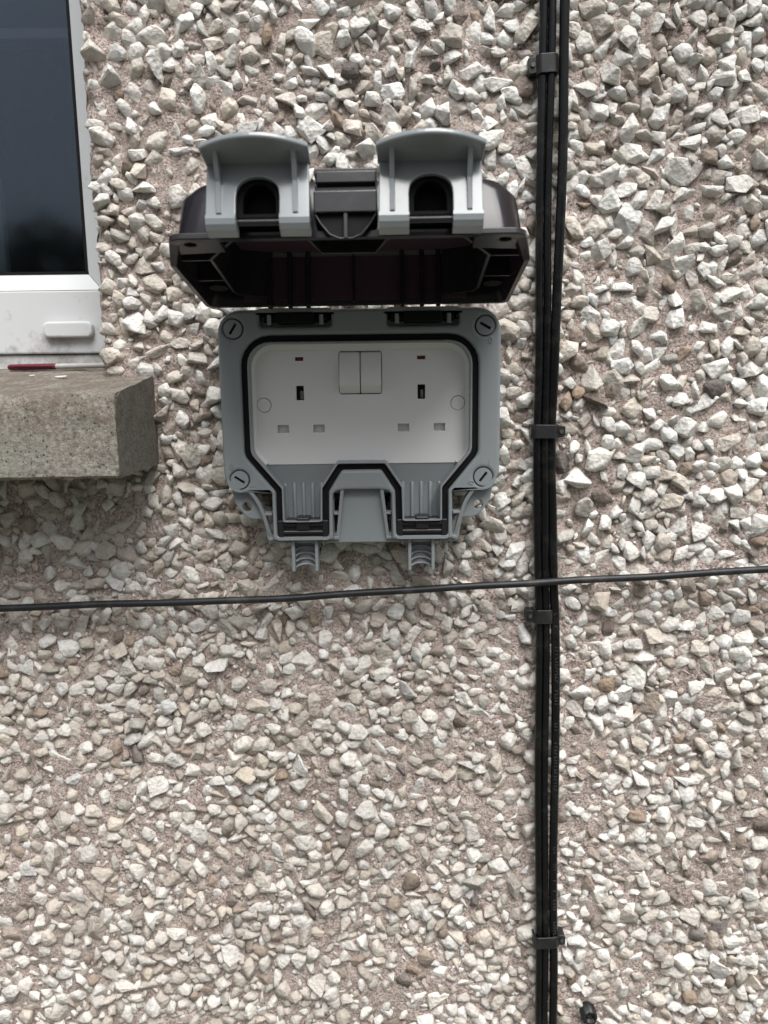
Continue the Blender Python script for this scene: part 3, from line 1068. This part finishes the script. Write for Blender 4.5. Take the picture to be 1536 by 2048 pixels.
vs, fs, n = loft([(i0, lift), (o0, lift), (o0, lambda s, u: lift(s, u) + 3.0), (o1, lambda s, u: max(lift(s, u) + 3.2, 5)), (o2, 28.0), (o3, 34.5)])
m = MB().add(vs, fs, True)
m.add(vs[-n:], [tuple(range(n))])
vs, fs, n = loft([(i0, lift), (i1, lambda s, u: max(lift(s, u) + 1.2, 5)), (i1, 25.5), (i2, 31.0)])
m.add(vs, fs, True)
m.add(vs[-n:], [tuple(range(n))])
lid = m.build('lid', 'smoked', sock, LID)
sm = lid.modifiers.new('edges', 'EDGE_SPLIT'); sm.split_angle = rad(38)

# raised seal rib inside the lid: a thin wall following the gasket
seal = [(50, 8), (67, 14), (69, 20), (69, 74), (52, 89), (51.5, 96), (22, 96), (21.5, 88), (13, 80)]
full = seal + [(-a, b) for a, b in reversed(seal)]
vs, fs = [], []
p = full
for k, (u, s) in enumerate(p):
    a, b = Vector(p[k - 1] if k else p[0]), Vector(p[(k + 1) % len(p)] if k < len(p) - 1 else p[-1])
    d = (b - a).normalized()
    nrm = Vector((-d.y, d.x)) * 0.8
    for off in (-1, 1):
        vs += [ml(u + nrm.x * off, s + nrm.y * off, 3.4 if s < 85 else 10.0), ml(u + nrm.x * off, s + nrm.y * off, 30.8)]
for k in range(len(p) - 1):
    b = 4 * k
    fs += [(b, b + 2, b + 6, b + 4), (b, b + 4, b + 5, b + 1), (b + 2, b + 3, b + 7, b + 6)]
MB().add(vs, fs).build('seal_rib', 'black', lid)
# stiffening ribs on the hinge wall
for x in (-50.5, -38.8, -28.2, -4.0 + 2.4, 26.6, 38.0, 47.5):
    MB().box(x - (1.3 if abs(x) > 5 else 0.6), x + (1.3 if abs(x) > 5 else 0.6), -31.2, 2.0 if abs(x) > 5 else -0.5, -9.5 if abs(x) > 5 else -6.5, -3.0, 0.3).build('stiffening_rib', 'black', lid)
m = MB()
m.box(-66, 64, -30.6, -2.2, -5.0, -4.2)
m.build('hinge_wall', 'smoked_lit', lid)
MB().shape(rpoly(mirror([(66, 8), (66, 64), (56, 84)]), [8, 8, 6, 6, 8, 8]), [], 29.4, 30.4, 0.2, ml).build('crown_panel', 'smoked_lit', lid)
for s in (-1, 1):
    # corner tab with its hole, corner pocket webs
    MB().shape([(s * a, b) for a, b in rpoly([(60, 80.5), (86.2, 78), (83.2, 99.4), (60, 99.4)], [1, 3, 7, 1])],
               [circle(s * 74.6, 91.6, 3.0, 18)], 4.6, 7.4, 0.4, ml).build('corner_tab', 'black', lid)
    for q in (-38.6, -71.0):
        MB().box(*sorted((s * 69.5, s * 84.5)), -24, -4.2, q, q + 1.2, 0.2).build('corner_web', 'black', lid)
    m = MB()
    m.tube([ml(s * 77, 22, 5.0), ml(s * 77, 22, 28)], 5.4, 20)
    m.build('screw_boss', 'rubber', lid)
    # arched lead outlet in the free end, seen through the latch
    cx = s * 38.8
    arch_i = [(cx + 7.4, 12.5)] + [(cx + 7.4 * math.cos(t), 17.5 + 8.6 * math.sin(t)) for t in np.linspace(0, math.pi, 13)] + [(cx - 7.4, 12.5)]
    MB().shape(rpoly(rect(cx - 21, cx + 21, 10.5, 34.0), 2.0, 3), [arch_i], 93, 107.5, 0.5, lambda a, b, c: ml(a, c, b)).build('lead_arch', 'rubber', lid)
    m = MB()
    m.box(cx - 8.6, cx + 8.6, -28, -11.5, -97.2, -96.0)
    m.build('arch_back', 'rubber', lid)
    m = MB(); m.tube([ml(cx - 23.5, 108.0, 8.4), ml(cx + 23.5, 108.0, 8.4)], 1.6, 12); m.build('latch_pin', 'black', lid)
# centre boss between the latches: two bars with a groove, U-shaped skirt below
m = MB()
m.box(-13.4, 14.2, -33.0, -27.6, -104, -88, 0.5)
m.box(-14.2, 14.2, -27.9, -23.6, -101, -88, 0.3)
m.box(-14.6, 14.6, -24.0, -14.0, -104, -88, 0.5)
m.box(-14.6, 14.6, -35.4, -32.6, -101.5, -86, 0.4)
m.build('centre_boss', 'black_gloss', lid)
ush = [(-14, 13.6), (-11.6, 9.5), (-7.5, 4.4), (-3, 2.4), (3, 2.4), (7.5, 4.4), (11.6, 9.5), (14, 13.6)]
m = MB().tube([ml(a, 102.5, b) for a, b in ush], 0.5, 8, True)
m.box(-0.9, 0.9, -14.0, -2.4, -103.3, -101.6, 0.2)
m.build('boss_skirt', 'black', lid)
MB().shape([(a, b + 0.3) for a, b in ush], [], 99.2, 101.4, 0.1, lambda a, b, c: ml(a, c, b)).build('boss_web', 'rubber', lid)

# ---- latches: plate with a U notch, curved thumb flange, two gusset ribs, rolled feet
def latch(cx):
    m = MB()
    w = 23.3
    plate = [(cx - w, 8.0), (cx - w + 0.3, 35), (cx + w - 0.3, 35), (cx + w, 8.0), (cx + 9.8, 8.0)]
    plate += [(cx + 9.8, 18.0)] + [(cx + 9.6 * math.cos(t) * (1.0 if True else 1), 19.0 + 8.6 * math.sin(t) ** 0.8) for t in np.linspace(0.15, math.pi - 0.15, 13)] + [(cx - 9.8, 18.0)]
    plate += [(cx - 9.8, 8.0)]
    m.shape(plate, [], 111.2, 113.8, 0.45, lambda a, b, c: ml(a, c, b), True)
    # thumb flange, arched outwards
    fl = [(cx - w - 0.4, 111.3)] + [(cx + (w + 0.6) * t, 126.0 + 8.5 * (1 - t * t)) for t in np.linspace(-1, 1, 17)] + [(cx + w + 0.4, 111.3)]
    m.shape(fl, [], 33.6, 36.2, 0.9, ml, True)
    for t in (-1, 1):
        gx = cx + t * 17.2
        g = [(112.6, 10.0), (112.6, 34.2), (125.0, 34.2), (116.6, 24), (114.8, 10.0)]
        bm = bmesh.new()
        ra = [bm.verts.new(ml(gx - 1.15, s, h)) for s, h in g]; rb = [bm.verts.new(ml(gx + 1.15, s, h)) for s, h in g]
        for k in range(len(g)):
            k2 = (k + 1) % len(g)
            bm.faces.new((ra[k], ra[k2], rb[k2], rb[k]))
        bm.faces.new(ra); bm.faces.new(rb[::-1])
        bmesh.ops.bevel(bm, geom=list(bm.edges), offset=0.35, segments=2, profile=0.5, affect='EDGES', clamp_overlap=True)
        m.bm(bm)
        x0, x1 = (cx + 9.8, cx + w) if t > 0 else (cx - w, cx - 9.8)
        # rolled foot
        prof = [(114.2, 9.6), (114.2, 8.0), (113.4, 5.6), (111.5, 3.6), (106.5, 2.6), (104.5, 3.4), (104.5, 7.0), (110.4, 8.2), (111.0, 9.6)]
        bm = bmesh.new()
        ra = [bm.verts.new(ml(x0, s, h)) for s, h in prof]; rb = [bm.verts.new(ml(x1, s, h)) for s, h in prof]
        for k in range(len(prof)):
            k2 = (k + 1) % len(prof)
            bm.faces.new((ra[k], ra[k2], rb[k2], rb[k]))
        bm.faces.new(ra); bm.faces.new(rb[::-1])
        m.bm(bm)
    return m.build('latch', 'grey_gloss', sock, LATCH)
latch(-38.8)
latch(38.8)

# ------------------------------------------------------------------ cables
def cable(name, pts, r, mat, label, group=None, n=14):
    p = spline(pts, 10)
    rr = np.random.default_rng(int(r * 1000) + len(pts))
    ph = rr.uniform(0, 6, 4)
    for q in p:     # slight hand-run waviness
        t = q.z if abs(p[0].z - p[-1].z) > 300 else q.x
        q.x += 0.35 * math.sin(t / 31 + ph[0]) if abs(p[0].z - p[-1].z) > 300 else 0
        q.y += 0.3 * math.sin(t / 23 + ph[1])
        q.z += 0 if abs(p[0].z - p[-1].z) > 300 else 0.45 * math.sin(t / 37 + ph[2]) + 0.18 * math.sin(t / 13 + ph[3])
    o = MB().tube(p, r, n).build(name, mat)
    o.location = ORIG
    return tag(o, label, 'cable', group)
cable('electric_cable', [(98.4, -10, 480), (99.9, -10, 226), (100.2, -10, 132), (101.2, -10.5, 18), (101.4, -10.5, -34), (103.0, -10.2, -90), (104.2, -10, -135), (105.8, -10, -187), (108.6, -10, -339), (112.0, -10, -484), (116, -10, -800)],
      2.55, 'cable', 'leftmost of the three black vertical cables clipped to the wall')
cable('electric_cable', [(103.6, -10, 480), (105.0, -10.2, 226), (105.4, -10, 132), (106.2, -10.5, 18), (106.4, -11, -34), (108.0, -10.6, -90), (108.9, -10.2, -135), (110.6, -10, -187), (113.2, -10, -339), (116.6, -10, -484), (120.4, -10, -800)],
      2.5, 'cable', 'middle one of the three black vertical cables clipped to the wall')
third = cable('thick_cable', [(112.2, -11, 480), (112.9, -11, 226), (113.2, -11, 132), (112.0, -11, 18), (111.0, -9.0, -20), (110.8, -8.8, -34), (111.2, -9.0, -60), (112.8, -9.2, -90), (114.9, -10, -135), (117.4, -10.5, -187), (119.6, -10.5, -339), (121.6, -10, -420), (122.4, -10, -484), (126.2, -10, -800)],
      3.05, 'cable', 'thicker black cable with faint printed marks, rightmost of the vertical cables')
# worn print along the thick cable: short illegible strokes
def print_marks():
    m = MB()
    r = random.Random(4)
    P = [(113.6, -122), (114.9, -135), (117.4, -187), (118.6, -262), (119.6, -339), (121.6, -420)]
    z = -158.0
    while z > -405:
        if r.random() < 0.22:
            z -= r.uniform(4, 9); continue
        for k in range(len(P) - 1):
            if P[k][1] >= z >= P[k + 1][1]:
                t = (z - P[k][1]) / (P[k + 1][1] - P[k][1]); x = P[k][0] + t * (P[k + 1][0] - P[k][0])
        h = r.uniform(0.25, 0.4)
        m.box(x - 1.0, x + 0.9, -13.75, -13.2, z - h, z + h, 0)
        if r.random() < 0.6:
            q = r.choice((-1.0, 0.4))
            m.box(x + q, x + q + 0.5, -13.72, -13.2, z - 1.6, z - h - 0.05, 0)
        z -= r.uniform(2.0, 2.9)
    tag(m.build('print_strokes', 'print', third), kind='stuff')
print_marks()
cable('thin_cable', [(-640, -17, -158), (-261, -17, -148.6), (-159, -17.4, -146.4), (-71, -17.6, -143.4), (-10, -17.4, -140.7), (50, -17, -138.1), (94.6, -16.6, -135.8), (138, -16.4, -133.5), (258, -16.6, -128.3), (640, -17, -111)],
      2.45, 'cable_dusty', 'dusty black cable running across the wall below the socket')

# ------------------------------------------------------------------ cable clips
def clip(name_label, x0, x1, z, side, h, top, tilt=0.0):
    """saddle over the cables from x0 to x1; nail lug on the given side"""
    root = empty('cable_clip', ((x0 + x1) / 2000, 0, (ZC + z) / 1000))
    root.rotation_euler = (0, tilt, 0)
    c = (x0 + x1) / 2
    hw = (x1 - x0) / 2
    t = 1.3
    o = [(-hw - t, 4), (-hw - t, top - 1.6), (-hw + 1.2, top + t), (hw - 1.2, top + t), (hw + t, top - 1.6), (hw + t, 4)]
    i = [(hw, 4), (hw, top - 1.2), (hw - 1.4, top), (-hw + 1.4, top), (-hw, top - 1.2), (-hw, 4)]
    MB().shape(rpoly(o, [0, 1.6, 2.0, 2.0, 1.6, 0], 3) + i, [], -h / 2, h / 2, 0.4, lambda a, b, cc: (a, -b, cc), True).build('saddle', 'clip', root)
    lx = side * (hw + t + 1.9)
    lug = rpoly([(lx - 2.7, -h / 2 + 0.4), (lx + 2.7, -h / 2 + 0.9), (lx + 2.7, h / 2 - 0.9), (lx - 2.7, h / 2 - 0.4)], 1.6, 3)
    MB().shape(lug, [circle(lx, 0, 1.0, 10)], 2.5, top - 1.5, 0.4, lambda a, b, cc: (a, -cc, b), True).build('lug', 'clip', root)
    MB().tube([(lx, -2, 0), (lx, -(top - 1.4), 0), (lx, -(top - 1.2), 0), (lx, -(top - 0.4), 0)], [0.9, 0.9, 1.5, 1.3], 14).build('nail', 'nail', root)
    tag(root, name_label, 'cable clip', 'cable clips down the cable run')
clip('uppermost cable clip, its nail on the left, near the top edge', 97.2, 108.4, 188.5, -1, 11.0, 12.8, rad(-3))
clip('cable clip beside the socket, its nail on the right', 98.4, 113.8, -34.5, 1, 9.0, 13.6, rad(1))
clip('cable clip just below the crossing cable, its nail on the left', 102.2, 114.2, -160.5, -1, 9.6, 12.8, rad(1))
clip('lowest cable clip on the cable run, its nail on the right', 107.6, 123.8, -408.5, 1, 9.2, 13.4, rad(-2))

# ------------------------------------------------------------------ broken wall plug at the lower right
plug = tag(empty('wall_plug', (0.1505, -0.004, (ZC - 476) / 1000)), 'broken black plastic plug stub left in the wall near the bottom edge', 'wall plug')
m = MB()
r_o, r_i, nseg = 5.8, 3.4, 20
vs, fs = [], []
pr = random.Random(9)
for k in range(nseg):
    t = 2 * math.pi * k / nseg
    j = pr.uniform(-0.9, 0.9)
    for (rr, y) in ((r_o * 1.08, 6), (r_o, -5.5 + j), (r_i, -6 + j), (r_i * 0.9, 5)):
        vs.append((rr * math.cos(t), y, rr * math.sin(t)))
for k in range(nseg):
    k2 = (k + 1) % nseg
    for j in range(3):
        fs.append((k * 4 + j, k2 * 4 + j, k2 * 4 + j + 1, k * 4 + j + 1))
m.add(vs, fs, True)
m.build('sleeve', 'clip', plug)
m = MB(); m.tube([(0.8, 4, 0.6), (0.6, -3.5, 0.3)], [2.6, 2.2], 12); m.build('core', 'nail', plug)

# ------------------------------------------------------------------ hedge across the garden (low stretch mirrored in the pane, taller unseen ends added)
def hedge():
    m, n, l, p = nodes_of('hedge_leaf')
    g = n.new('ShaderNodeNewGeometry')
    t = tex_noise(n, l, 4, 3, 0.6, g.outputs['Position'])
    c = ramp(n, l, t.outputs['Fac'], [(0.3, (0.03, 0.05, 0.02)), (0.7, (0.08, 0.11, 0.045))])
    l.new(c.outputs['Color'], p.inputs['Base Color'])
    p.inputs['Roughness'].default_value = 0.7
    N = 60000
    r = np.random.default_rng(5)
    X = r.uniform(-11000, 9000, N)
    top = 2050 + 1300 / (1 + np.exp(-(np.abs(X + 4200) - 2300) / 260)) + 1100 * vnoise(X, X * 0, 1400, 31) + 500 * vnoise(X, X * 0, 420, 32)  # raised outside the mirrored stretch, unseen, to block low sky light
    Z = top * r.random(N) ** 0.7
    Y = -8200 + r.normal(0, 380, N)
    a, b = r.normal(0, 1, (N, 3)), r.normal(0, 1, (N, 3))
    a /= np.linalg.norm(a, axis=1)[:, None]
    b -= (a * b).sum(1)[:, None] * a
    b /= np.linalg.norm(b, axis=1)[:, None]
    s = r.uniform(45, 95, N)[:, None]
    C = np.column_stack([X, Y, Z])
    V = np.stack([C - a * s, C + b * s * 0.5, C + a * s, C - b * s * 0.5], 1).reshape(-1, 3)
    F = np.arange(4 * N).reshape(N, 4)
    M['hedge'] = m
    o = mesh_np('hedge', V, F, 'hedge', None)
    tag(o, 'leafy green hedge mirrored darkly in the window pane, its unseen ends raised to block light', 'hedge', kind='stuff')
hedge()
